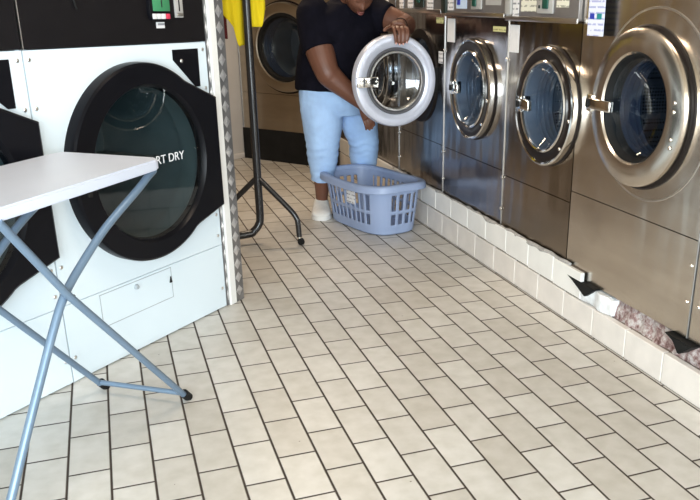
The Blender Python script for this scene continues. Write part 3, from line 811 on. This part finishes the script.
# parametrise by arc length so slots have even widths
def ring_pts(f, z, inset=0.0):
    hx, hy = bwall(f); hx -= inset; hy -= inset
    dense = [sup(2 * PI * i / 1440, hx, hy) for i in range(1440)]
    L = [0]
    for i in range(1440):
        p, q = dense[i], dense[(i + 1) % 1440]; L.append(L[-1] + math.hypot(q[0] - p[0], q[1] - p[1]))
    out = []; j = 0
    for i in range(NS):
        target = L[-1] * i / NS
        while L[j + 1] < target: j += 1
        w = (target - L[j]) / max(1e-9, L[j + 1] - L[j]); p, q = dense[j], dense[(j + 1) % 1440]
        out.append((p[0] + (q[0] - p[0]) * w, p[1] + (q[1] - p[1]) * w, z))
    return out
rings = [[*ring_pts(k / NZ, .012 + (H - .012) * k / NZ)] for k in range(NZ + 1)]
base = ring_pts(0, 0, .02)
ref = rings[13]
def is_slot(i, k):
    f = k / NZ
    row = None
    if .17 <= f < .42: row = (f - .17) / .25
    elif .48 <= f < .81: row = (f - .48) / .33
    if row is None: return False
    x, y, _ = ref[i]
    hx, hy = bwall(.5)
    if abs(x) > hx * .90 and abs(y) < hy * .72: c = y
    elif abs(y) > hy * .93 and abs(x) < .100: c = x
    else: return False
    pos = (c + 10 + .011) / .052 % 1
    return pos < .58
bm = B()
vv = [[bm.verts.new(p) for p in r] for r in rings]
for k in range(NZ):
    for i in range(NS):
        if is_slot(i, k): continue
        j = (i + 1) % NS; bm.faces.new((vv[k][i], vv[k][j], vv[k + 1][j], vv[k + 1][i]))
bb_ = [bm.verts.new(p) for p in base]
for i in range(NS): bm.faces.new((bb_[i], bb_[(i + 1) % NS], vv[0][(i + 1) % NS], vv[0][i]))
bm.faces.new(bb_[::-1])
for v_ in [x for x in bm.verts if not x.link_faces]: bm.verts.remove(v_)
bmesh.ops.recalc_face_normals(bm, faces=bm.faces[:])
bo = link('shell', bm, 'basket', t, True, 50)
md = bo.modifiers.new('thick', 'SOLIDIFY'); md.thickness = .004; md.offset = 0
# rim: a rolled lip that dips a little at the long sides' middles
bm = B(); prof = [(-.010, .016), (-.004, .022), (.014, .024), (.032, .020), (.036, .010), (.039, -.020), (.035, -.022), (.030, .004), (.024, .013), (.006, .014), (-.004, .008), (-.006, -.006), (-.010, -.006)]
rr = []
for i in range(160):
    a = 2 * PI * i / 160; hx, hy = bwall(1); rowv = []
    for o_, z_ in prof:
        x, y_ = sup(a, hx + o_, hy + o_); dip = .010 * math.cos(2 * a) * -1
        rowv.append(bm.verts.new((x, y_, H - .004 + z_ + dip * .8)))
    rr.append(rowv)
for i in range(160):
    a, b = rr[i], rr[(i + 1) % 160]
    for k in range(len(prof)): bm.faces.new((a[k], b[k], b[(k + 1) % len(prof)], a[(k + 1) % len(prof)]))
bmesh.ops.recalc_face_normals(bm, faces=bm.faces[:]); link('rim', bm, 'basket', t, True, 60)
# paper tag stuck on the long side
hx, hy = bwall(.72)
bm = B(); box(bm, -hx - .007, -hx - .004, -.115, -.02, .185, .285); tg = link('paper_tag', bm, 'printed_white', t, False)
# ------------------------------------------------------------------ garment rack
PX_, PY_ = .535, 2.575
t = thing('garment_rack', 'black tubular garment rack on castors beside the tread-plate post', 'garment rack', (PX_, PY_, 0))
bd = V((-.95, -.20, 0)).normalized(); ld = V((.215, -.150, 0)).normalized()
bm = B(); tube(bm, [V((0, 0, 1.72)), V((0, 0, .9)), V((0, 0, .36)), V((0, 0, .16)), V((0, 0, .11)) + bd * .012, V((0, 0, .075)) + bd * .045, V((0, 0, .06)) + bd * .10, V((0, 0, .06)) + bd * .5], .0235, 18, 5); link('post', bm, 'rack_black', t)
bm = B(); tube(bm, [V((0, 0, .06)) + bd * .5, V((0, 0, .06)) + bd * .80, V((0, 0, .08)) + bd * .86, V((0, 0, .14)) + bd * .88, V((0, 0, 1.72)) + bd * .88], .0235, 18, 5); link('post', bm, 'rack_black', t)
bm = B(); tube(bm, [bd * -.02 + V((0, 0, 1.72)), bd * .90 + V((0, 0, 1.72))], .0185, 16); link('rail', bm, 'rack_black', t)
for base_ in (V((0, 0, 0)), bd * .88):
    for sg in (1, -1):
        q = ld * sg
        bm = B(); tube(bm, [base_ + V((0, 0, .40)), base_ + q * .03 + V((0, 0, .375)), base_ + q * .19 + V((0, 0, .225)), base_ + q * .235 + V((0, 0, .17)), base_ + q * .245 + V((0, 0, .13)), base_ + q * .25 + V((0, 0, .052))], .0165, 14, 5); lg = link('leg', bm, 'rack_black', t)
        bm = B(); c = base_ + q * .25
        tube(bm, [c + V((0, 0, .058)), c + V((0, 0, .044))], .014, 12); link('castor_fork', bm, 'chrome', lg)
        bm = B(); cc = c + V((.008, -.006, .0225)); ax = V((.75, .5, 0)).normalized() * .009; tube(bm, [cc - ax, cc + ax], .022, 18); link('castor', bm, 'rubber', lg)

def cloth(name, pts_fn, nu, nv, m, label, cat, thick=.004):
    bm = B(); g = [[bm.verts.new(pts_fn(i / nu, j / nv)) for j in range(nv + 1)] for i in range(nu + 1)]
    for i in range(nu):
        for j in range(nv): bm.faces.new((g[i][j], g[i + 1][j], g[i + 1][j + 1], g[i][j + 1]))
    o = link(name, bm, m, None, True, 180); md = o.modifiers.new('t', 'SOLIDIFY'); md.thickness = thick
    return tag(o, label, cat)
# yellow cloth: hung over the rail, both halves falling behind the post with an uneven hem
def yc(u, w):
    # u across (0 left .. 1 right), w down from the rail
    x = -.145 + .255 * u
    def sm(a, b, x):
        k = min(1, max(0, (x - a) / (b - a))); return k * k * (3 - 2 * k)
    hem = 1.315 - .16 * sm(.26, .40, u) * (1 - sm(.52, .58, u)) - .06 * sm(.55, .62, u) + .10 * sm(.90, 1.0, u) + .05 * (1 - sm(0, .12, u)) - .06 * sm(.06, .3, u) * (1 - sm(.3, .42, u))
    top = 1.742
    z = top + (hem - top) * w
    d = .045 + .020 * math.sin(u * 11 + w * 2) * (0.2 + w) + .012 * math.sin(u * 23 + 1)
    if w < .08: d = .0 + (d) * (w / .08)
    squeeze = .55 + .45 * min(1, w * 1.6)
    return V((PX_ + x * squeeze, PY_ + d + .0, z))
cloth('yellow_cloth', yc, 40, 40, 'yellow_cloth', 'bright yellow cloth draped over the end of the garment rack rail', 'cloth')
def rcf(u, w):
    x = -.215 + .12 * u; z = 1.742 + (1.215 + .03 * math.sin(u * 5) - 1.742) * w
    d = (.015 * math.sin(u * 12 + w * 3)) * min(1, w * 8)
    return V((PX_ + x + .0, PY_ + .125 + d + (-.2) * 0, z))
cloth('red_cloth', rcf, 18, 26, 'red_cloth', 'dark red cloth hanging behind the yellow one on the garment rack', 'cloth')

# ------------------------------------------------------------------ the customer
person = thing('person', 'person in dark tee and pale blue cropped jeans, bending over the open washer door', 'person', (1.2, 3.12, 0))
PO = V((1.2, 3.12, 0))
def remesh(name, bm, m, vox, smooth_it=6, parent=person, fac=.5):
    me = bpy.data.meshes.new(name + '_src'); bm.normal_update()
    bmesh.ops.translate(bm, verts=bm.verts[:], vec=-PO)
    bm.to_mesh(me); bm.free()
    o = bpy.data.objects.new(name + '_src', me); COL.objects.link(o)
    r = o.modifiers.new('r', 'REMESH'); r.mode = 'VOXEL'; r.voxel_size = vox
    if smooth_it:
        s = o.modifiers.new('s', 'SMOOTH'); s.factor = fac; s.iterations = smooth_it
    dg = bpy.context.evaluated_depsgraph_get(); dg.update()
    me2 = bpy.data.meshes.new_from_object(o.evaluated_get(dg)); me2.name = name
    bpy.data.objects.remove(o); bpy.data.meshes.remove(me)
    me2.materials.clear(); me2.materials.append(M[m])
    me2.polygons.foreach_set('use_smooth', [True] * len(me2.polygons))
    ob = bpy.data.objects.new(name, me2); COL.objects.link(ob); ob.parent = parent
    return ob
def plink(name, bm, m, parent=person, angle=60):
    bmesh.ops.translate(bm, verts=bm.verts[:], vec=-PO); return link(name, bm, m, parent, True, angle)

def loft(bm, secs, n=28, sub=5):
    """secs: (centre, half vector a, half vector b)"""
    cs = catmull([s[0] for s in secs], sub); as_ = catmull([s[1] for s in secs], sub); bs = catmull([s[2] for s in secs], sub)
    rings = [[bm.verts.new(c + a * math.cos(2 * PI * k / n) + b * math.sin(2 * PI * k / n)) for k in range(n)] for c, a, b in zip(cs, as_, bs)]
    fs = []
    for p, q in zip(rings, rings[1:]):
        for k in range(n): fs.append(bm.faces.new((p[k], p[(k + 1) % n], q[(k + 1) % n], q[k])))
    fs.append(bm.faces.new(rings[0][::-1])); fs.append(bm.faces.new(rings[-1]))
    bmesh.ops.recalc_face_normals(bm, faces=fs)

Fh = V((.38, -.92, 0)).normalized(); Lh = V((.92, .38, 0)).normalized()      # hips: facing, towards her left
Fs = V((.30, -.95, -.10)).normalized(); Ls = V((.953, .285, .06)).normalized()  # shoulders
HIP = V((1.205, 3.14, .80))
J = dict(
    rhip=V((1.075, 3.09, .78)), rknee=V((1.060, 3.045, .49)), rank=V((1.058, 3.125, .10)),
    lhip=V((1.335, 3.20, .76)), lknee=V((1.395, 3.20, .47)), lank=V((1.425, 3.33, .10)),
    rsh=V((1.005, 2.935, 1.315)), relb=V((1.035, 2.80, .985)), rwr=V((1.255, 2.745, .785)),
    lsh=V((1.400, 2.985, 1.335)), lelb=V((1.560, 2.800, 1.268)), lwr=V((1.448, 2.590, 1.268)),
    neck=V((1.215, 2.915, 1.385)), head=V((1.240, 2.755, 1.452)))

def torso(g=0.0, z_low=None):
    s = [(V((1.205, 3.15, .70)), Lh * (.255 + g), Fh * (.185 + g)),
         (V((1.200, 3.14, .82)), Lh * (.285 + g), Fh * (.200 + g)),
         (V((1.188, 3.10, .95)), Lh * (.270 + g), Fh * (.205 + g)),
         (V((1.186, 3.04, 1.08)), Ls * (.255 + g), Fs * (.200 + g)),
         (V((1.196, 2.985, 1.21)), Ls * (.245 + g), Fs * (.175 + g)),
         (V((1.210, 2.950, 1.325)), Ls * (.205 + g), Fs * (.125 + g)),
         (V((1.215, 2.925, 1.400)), Ls * (.105 + g), Fs * (.085 + g))]
    return s

# --- head in its own frame
hf = V((.06, -.76, -.64)).normalized(); hr = hf.cross(V((0, 0, 1))).normalized(); hu = hr.cross(hf).normalized()
HM = Matrix(((hr.x, hf.x, hu.x), (hr.y, hf.y, hu.y), (hr.z, hf.z, hu.z)))   # columns: right, forward, up
def H3(r, f, u): return J['head'] + HM @ V((r, f, u))
def add_head(bm):
    vs = ball(bm, V((0, 0, 0)), 1, seg=48)
    for v_ in vs:
        x, y, z = v_.co
        w = .092; d = .104; h = .122
        if z < 0:                       # narrow to the jaw
            k = 1 - .28 * (-z) ** 1.3; w *= k; d *= 1 - .10 * (-z)
        X = x * w; Y = y * d; Z = z * h
        if y > 0 and z < 0: Y += .016 * (-z) * y
        v_.co = V((X, Y, Z))
        f = v_.co
        def bump(cx, cz, sx, sz, amt):
            if f.y > .02: f.y += amt * math.exp(-((f.x - cx) / sx) ** 2 - ((f.z - cz) / sz) ** 2)
        bump(0, -.020, .013, .020, .020); bump(0, -.032, .020, .010, .012)     # nose and its wings
        bump(0, .030, .045, .012, .006)                                        # brow
        bump(.032, .010, .018, .013, -.010); bump(-.032, .010, .018, .013, -.010)
        bump(.045, -.025, .022, .020, .006); bump(-.045, -.025, .022, .020, .006)
        bump(0, -.062, .026, .011, .010); bump(0, -.100, .026, .016, .010)     # mouth, chin
    for sx in (1, -1):
        e = ball(bm, V((sx * .080, -.010, -.004)), 1, (.010, .022, .032), seg=16); vs = list(vs) + list(e)
    for v_ in vs: v_.co = J['head'] + HM @ v_.co

def finger(bm, pts, r0, r1):
    n = len(pts); tube(bm, pts, [r0 + (r1 - r0) * i / (n - 1) for i in range(n)], 10, 4)
    ball(bm, V(pts[-1]), r1 * 1.0, seg=10)

bm = B()
loft(bm, [(c, a * .93, b * .93) for c, a, b in torso()])
tube(bm, [J['neck'] - V((0, 0, .05)), J['neck'] + V((.003, -.03, .03)), J['head'] + HM @ V((0, -.03, -.05))], [.075, .066, .062], 18, 4)
add_head(bm)
for s in 'rl':
    h, k, a = J[s + 'hip'], J[s + 'knee'], J[s + 'ank']
    tube(bm, [h, h.lerp(k, .5), k, k.lerp(a, .35), k.lerp(a, .75), a, a - V((0, 0, .05))], [.125, .108, .080, .075, .050, .040, .042], 20, 5)
    fd = V((-.24, -.97, 0)) if s == 'r' else V((.1, -.99, 0))
    tube(bm, [a + V((0, .03, -.055)), a + fd * .06 + V((0, 0, -.06)), a + fd * .15 + V((0, 0, -.07))], [.036, .034, .022], 14, 4)
# right arm (nearer the photo's left): hangs across the body
tube(bm, [J['rsh'], J['rsh'].lerp(J['relb'], .45) + V((-.012, 0, 0)), J['relb'] + V((.0, .0, .02)), J['relb'].lerp(J['rwr'], .15) , J['relb'].lerp(J['rwr'], .5), J['rwr']], [.098, .096, .078, .074, .060, .037], 20, 6)
# left arm: reaches to the door
tube(bm, [J['lsh'], J['lsh'].lerp(J['lelb'], .5), J['lelb'], J['lelb'].lerp(J['lwr'], .45), J['lwr']], [.092, .080, .064, .054, .035], 20, 6)
# right hand, half open beside the thigh
rw = J['rwr']; pd = V((.30, -.16, -.94)).normalized(); ps = V((.80, -.45, .33)); ps = (ps - pd * ps.dot(pd)).normalized(); pn = pd.cross(ps)
tube(bm, [rw - pd * .01, rw + pd * .045, rw + pd * .085], [.030, .040, .036], 16, 4, asp=(1.0, .52), up=tuple(pn))
for k, (o_, ln) in enumerate(((-.030, .072), (-.010, .082), (.010, .078), (.029, .062))):
    b_ = rw + pd * .080 + ps * o_
    finger(bm, [b_ - pd * .02, b_, b_ + pd * ln * .45 + pn * .004, b_ + pd * ln * .75 + pn * .014, b_ + pd * ln * .93 + pn * .026], .0105, .0075)
b_ = rw + pd * .025 + ps * .030
finger(bm, [b_ - ps * .015, b_ + ps * .014 + pd * .022 + pn * .008, b_ + ps * .020 + pd * .048 + pn * .018, b_ + ps * .016 + pd * .066 + pn * .024], .0125, .009)
# left hand over the top of the door rim
lw = J['lwr']
for k in (-1, 1): ball(bm, H3(.031 * k, .0815, .0145), .0165, seg=14)
tube(bm, [lw + V((.008, .02, .0)), lw + V((-.020, -.035, .008)), lw + V((-.040, -.085, .004)), lw + V((-.046, -.115, .000))], [.033, .044, .048, .042], 16, 4, asp=(1.0, .60), up=(0.1, .1, 1))
tipL = []
for k, (o_, ln) in enumerate(((-.039, .072), (-.013, .084), (.012, .080), (.036, .062))):
    b_ = V((1.402 + o_, 2.478 - .004 * abs(k - 1.3), 1.264 - .003 * abs(k - 1.3)))
    p = [b_ + V((.012 - o_ * .3, .045, .0)), b_, b_ + V((-.002 + o_ * .10, -.036, -.006)), b_ + V((-.004 + o_ * .10, -.056, -.030)), b_ + V((-.005 - o_ * .02, -.060, -.032 - ln * .45)), b_ + V((-.006 - o_ * .12, -.055, -.032 - ln * .72))]
    finger(bm, p, .0125, .0098); tipL.append(p[-1])
finger(bm, [lw + V((-.035, -.03, .0)), V((1.372, 2.530, 1.262)), V((1.340, 2.500, 1.258)), V((1.312, 2.480, 1.244))], .0145, .0105)
body = remesh('body', bm, 'skin', .0050, 5)

for p in tipL:
    bm = B(); ball(bm, p + V((-.0005, -.0075, -.003)), .0055, (1, .45, 1.3), seg=10); plink('nail', bm, 'nail', body)
for k in (-1, 1):
    bm = B(); ball(bm, H3(.031 * k, .0795, .0075), .0135, seg=18); e = plink('eye', bm, 'eye_white', body)
    bm = B(); ball(bm, H3(.031 * k, .0885, .006), .0055, (1, .5, 1), HM.copy(), seg=14); plink('iris', bm, 'iris', e)
bm = B()
tube(bm, [H3(-.024, .094, -.064), H3(-.010, .1055, -.059), H3(0, .106, -.061), H3(.010, .1055, -.059), H3(.024, .094, -.064)], [.002, .0058, .0055, .0058, .002], 10, 4)
tube(bm, [H3(-.022, .094, -.067), H3(-.009, .104, -.073), H3(.009, .104, -.073), H3(.022, .094, -.067)], [.002, .0065, .0065, .002], 10, 4)
plink('lips', bm, 'lips', body)
# hair: close cap with a low bun
bm = B(); vs = ball(bm, V((0, 0, 0)), 1, seg=40)
for v_ in vs:
    x, y, z = v_.co; q = V((x * .086, y * .108 - .006, z * .126 + .004))
    lim = .050 if y > .0 else -.055 * min(1, -y * 2)
    if q.z < lim: q = V((q.x * .86, q.y * .86, max(q.z, lim - .01)))
    v_.co = J['head'] + HM @ q
ball(bm, H3(0, -.115, .050), .042, (1, .9, .9), seg=18)
remesh('hair', bm, 'hair', .006, 3)
# bracelet
bm = B(); cb = J['lwr'] + V((.012, .028, .0)); dax = (J['lelb'] - J['lwr']).normalized(); s1 = dax.cross(V((0, 0, 1))).normalized(); s2 = dax.cross(s1)
ring = [cb + s1 * .041 * math.cos(2 * PI * i / 24) + s2 * .041 * math.sin(2 * PI * i / 24) for i in range(25)]
tube(bm, ring, .004, 8); plink('bracelet', bm, 'rubber')

# --- shirt
bm = B()
secs = torso(.022)[1:]
secs[0] = (V((1.200, 3.14, .826)), Lh * .304 + V((0, 0, -.034)), Fh * .222)
secs.insert(1, (V((1.195, 3.125, .895)), Lh * .298 + V((0, 0, -.02)), Fh * .228))
loft(bm, secs)
sl = J['rsh'].lerp(J['relb'], .60) + V((-.008, 0, 0))
tube(bm, [J['rsh'] + V((.05, .02, .035)), J['rsh'] + V((-.005, -.005, .005)), J['rsh'].lerp(J['relb'], .35) + V((-.012, 0, 0)), sl], [.095, .108, .110, .113], 24, 5)
tube(bm, [J['lsh'] + V((-.06, .01, .03)), J['lsh'], J['lsh'].lerp(J['lelb'], .35), J['lsh'].lerp(J['lelb'], .52)], [.100, .112, .102, .098], 24, 5)
tube(bm, [V((1.215, 2.93, 1.36)), V((1.222, 2.880, 1.415))], [.115, .082], 24)
shirt = remesh('t_shirt', bm, 'shirt', .008, 6)
# folds
for v_ in shirt.data.vertices:
    w = v_.co + PO
    k = noise.noise(V((w.x * 6, w.y * 6, w.z * 3.2))) * .010 + noise.noise(V((w.x * 14 + w.z * 6, w.y * 14, w.z * 9))) * .005
    v_.co += v_.normal * k
# --- jeans
bm = B()
loft(bm, [(V((1.205, 3.15, .69)), Lh * .235, Fh * .180), (V((1.203, 3.145, .76)), Lh * .282, Fh * .200), (V((1.200, 3.14, .84)), Lh * .292, Fh * .205), (V((1.196, 3.13, .92)), Lh * .27, Fh * .20)])
for s in 'rl':
    h, k, a = J[s + 'hip'], J[s + 'knee'], J[s + 'ank']
    cuff = k.lerp(a, .62 if s == 'r' else .60)
    tube(bm, [h + V((0, 0, .03)), h.lerp(k, .35), h.lerp(k, .72), k, k.lerp(a, .28), cuff], [.150, .138, .120, .108, .098, .072], 26, 6)
jeans = remesh('jeans', bm, 'jeans', .008, 4)
for v_ in jeans.data.vertices:
    w = v_.co + PO
    a_ = max(0, 1 - abs(w.z - .47) / .10) + max(0, 1 - abs(w.z - .27) / .06) + .35
    k = math.sin(w.z * 120 + 5 * noise.noise(V((w.x * 9, w.y * 9, w.z * 5)))) * .0022 * a_ + noise.noise(V((w.x * 9, w.y * 9, w.z * 7))) * .011
    v_.co += v_.normal * k

# --- shoes
def shoe(heel, toe):
    hd = V((*heel, 0)); td = V((*toe, 0)); f = (td - hd).normalized(); r = V((f.y, -f.x, 0)); Ls_ = (td - hd).length
    P = lambda x, y, z: hd + f * (x * Ls_) + r * y + V((0, 0, z))
    bm = B()
    secs = [(.00, .030, .030, .030), (.06, .050, .046, .045), (.20, .055, .062, .058), (.36, .057, .060, .058), (.52, .062, .046, .046), (.70, .067, .034, .036), (.86, .064, .027, .030), (.96, .046, .019, .024), (1.0, .016, .012, .020)]
    loft(bm, [(P(x, 0, zc + .010), r * w, V((0, 0, h))) for x, w, h, zc in secs], 24, 4)
    tube(bm, [P(.20, 0, .06), P(.18, 0, .105)], [.050, .046], 22)
    o = remesh('shoe', bm, 'shoe', .005, 4)
    bm = B(); ol = []
    for i in range(48):
        a = 2 * PI * i / 48; c, s = math.cos(a), math.sin(a)
        w = .072 if c > 0 else .058
        ol.append((.5 + .515 * (abs(c) ** .75) * (1 if c >= 0 else -1), w * (abs(s) ** .85) * (1 if s >= 0 else -1)))
    lo = [bm.verts.new(P(x, y, .002)) for x, y in ol]; hi = [bm.verts.new(P(x, y, .028)) for x, y in ol]
    bm.faces.new(lo[::-1]); bm.faces.new(hi)
    for i in range(48): bm.faces.new((lo[i], lo[(i + 1) % 48], hi[(i + 1) % 48], hi[i]))
    bmesh.ops.recalc_face_normals(bm, faces=bm.faces[:]); plink('sole', bm, 'sole', o)
    for k in range(4):
        x = .36 + .085 * k; z = .122 - .018 * k
        bm = B(); tube(bm, [P(x, -.036, z - .022), P(x + .02, -.015, z), P(x + .02, .015, z), P(x, .036, z - .022)], .0045, 8, 4); plink('lace', bm, 'lace', o)
shoe((1.078, 3.215), (1.005, 2.945))
shoe((1.430, 3.42), (1.445, 3.145))

# ------------------------------------------------------------------ light, sky, camera
def area(name, loc, rot, sx, sy, power, col):
    l = bpy.data.lights.new(name, 'AREA'); l.shape = 'RECTANGLE'; l.size = sx; l.size_y = sy; l.energy = power; l.color = col
    o = bpy.data.objects.new(name, l); COL.objects.link(o); o.location = loc; o.rotation_euler = rot; return o
area('shopfront_daylight', (-1.15, -4.1, 1.45), (PI / 2, 0, 0), 4.0, 2.5, 425, (.84, .945, 1.0))
area('ceiling_lamp', (.5, .6, 2.72), (0, 0, 0), 1.2, .3, 22, (1.0, .82, .64))
area('ceiling_lamp', (.9, 3.6, 2.72), (0, 0, 0), 1.2, .3, 42, (1.0, .78, .56))
w = bpy.data.worlds.new('world'); SC.world = w; w.use_nodes = True
w.node_tree.nodes['Background'].inputs[0].default_value = (.85, .93, 1, 1); w.node_tree.nodes['Background'].inputs[1].default_value = 0.8

cam = bpy.data.cameras.new('camera'); co = bpy.data.objects.new('camera', cam); COL.objects.link(co)
co.location = (-2.055 * .125, -17.77 * .125, 11.02 * .125); co.rotation_euler = (1.2195, -.0148, -.388)
cam.sensor_fit = 'HORIZONTAL'; cam.sensor_width = 36; cam.lens = 797.0 / 700 * 36
cam.shift_x = -(440.2 - 350) / 700; cam.shift_y = (299.0 - 250) / 700
cam.clip_start = .02
SC.camera = co
SC.view_settings.view_transform = 'Standard'; SC.view_settings.look = 'None'; SC.view_settings.gamma = 1
SC.view_settings.use_curve_mapping = False; SC.view_settings.exposure = 0.0
SC.cycles.max_bounces = 8; SC.cycles.transmission_bounces = 8; SC.cycles.glossy_bounces = 4
SC.cycles.caustics_reflective = False; SC.cycles.caustics_refractive = False
SC.cycles.use_denoising = True
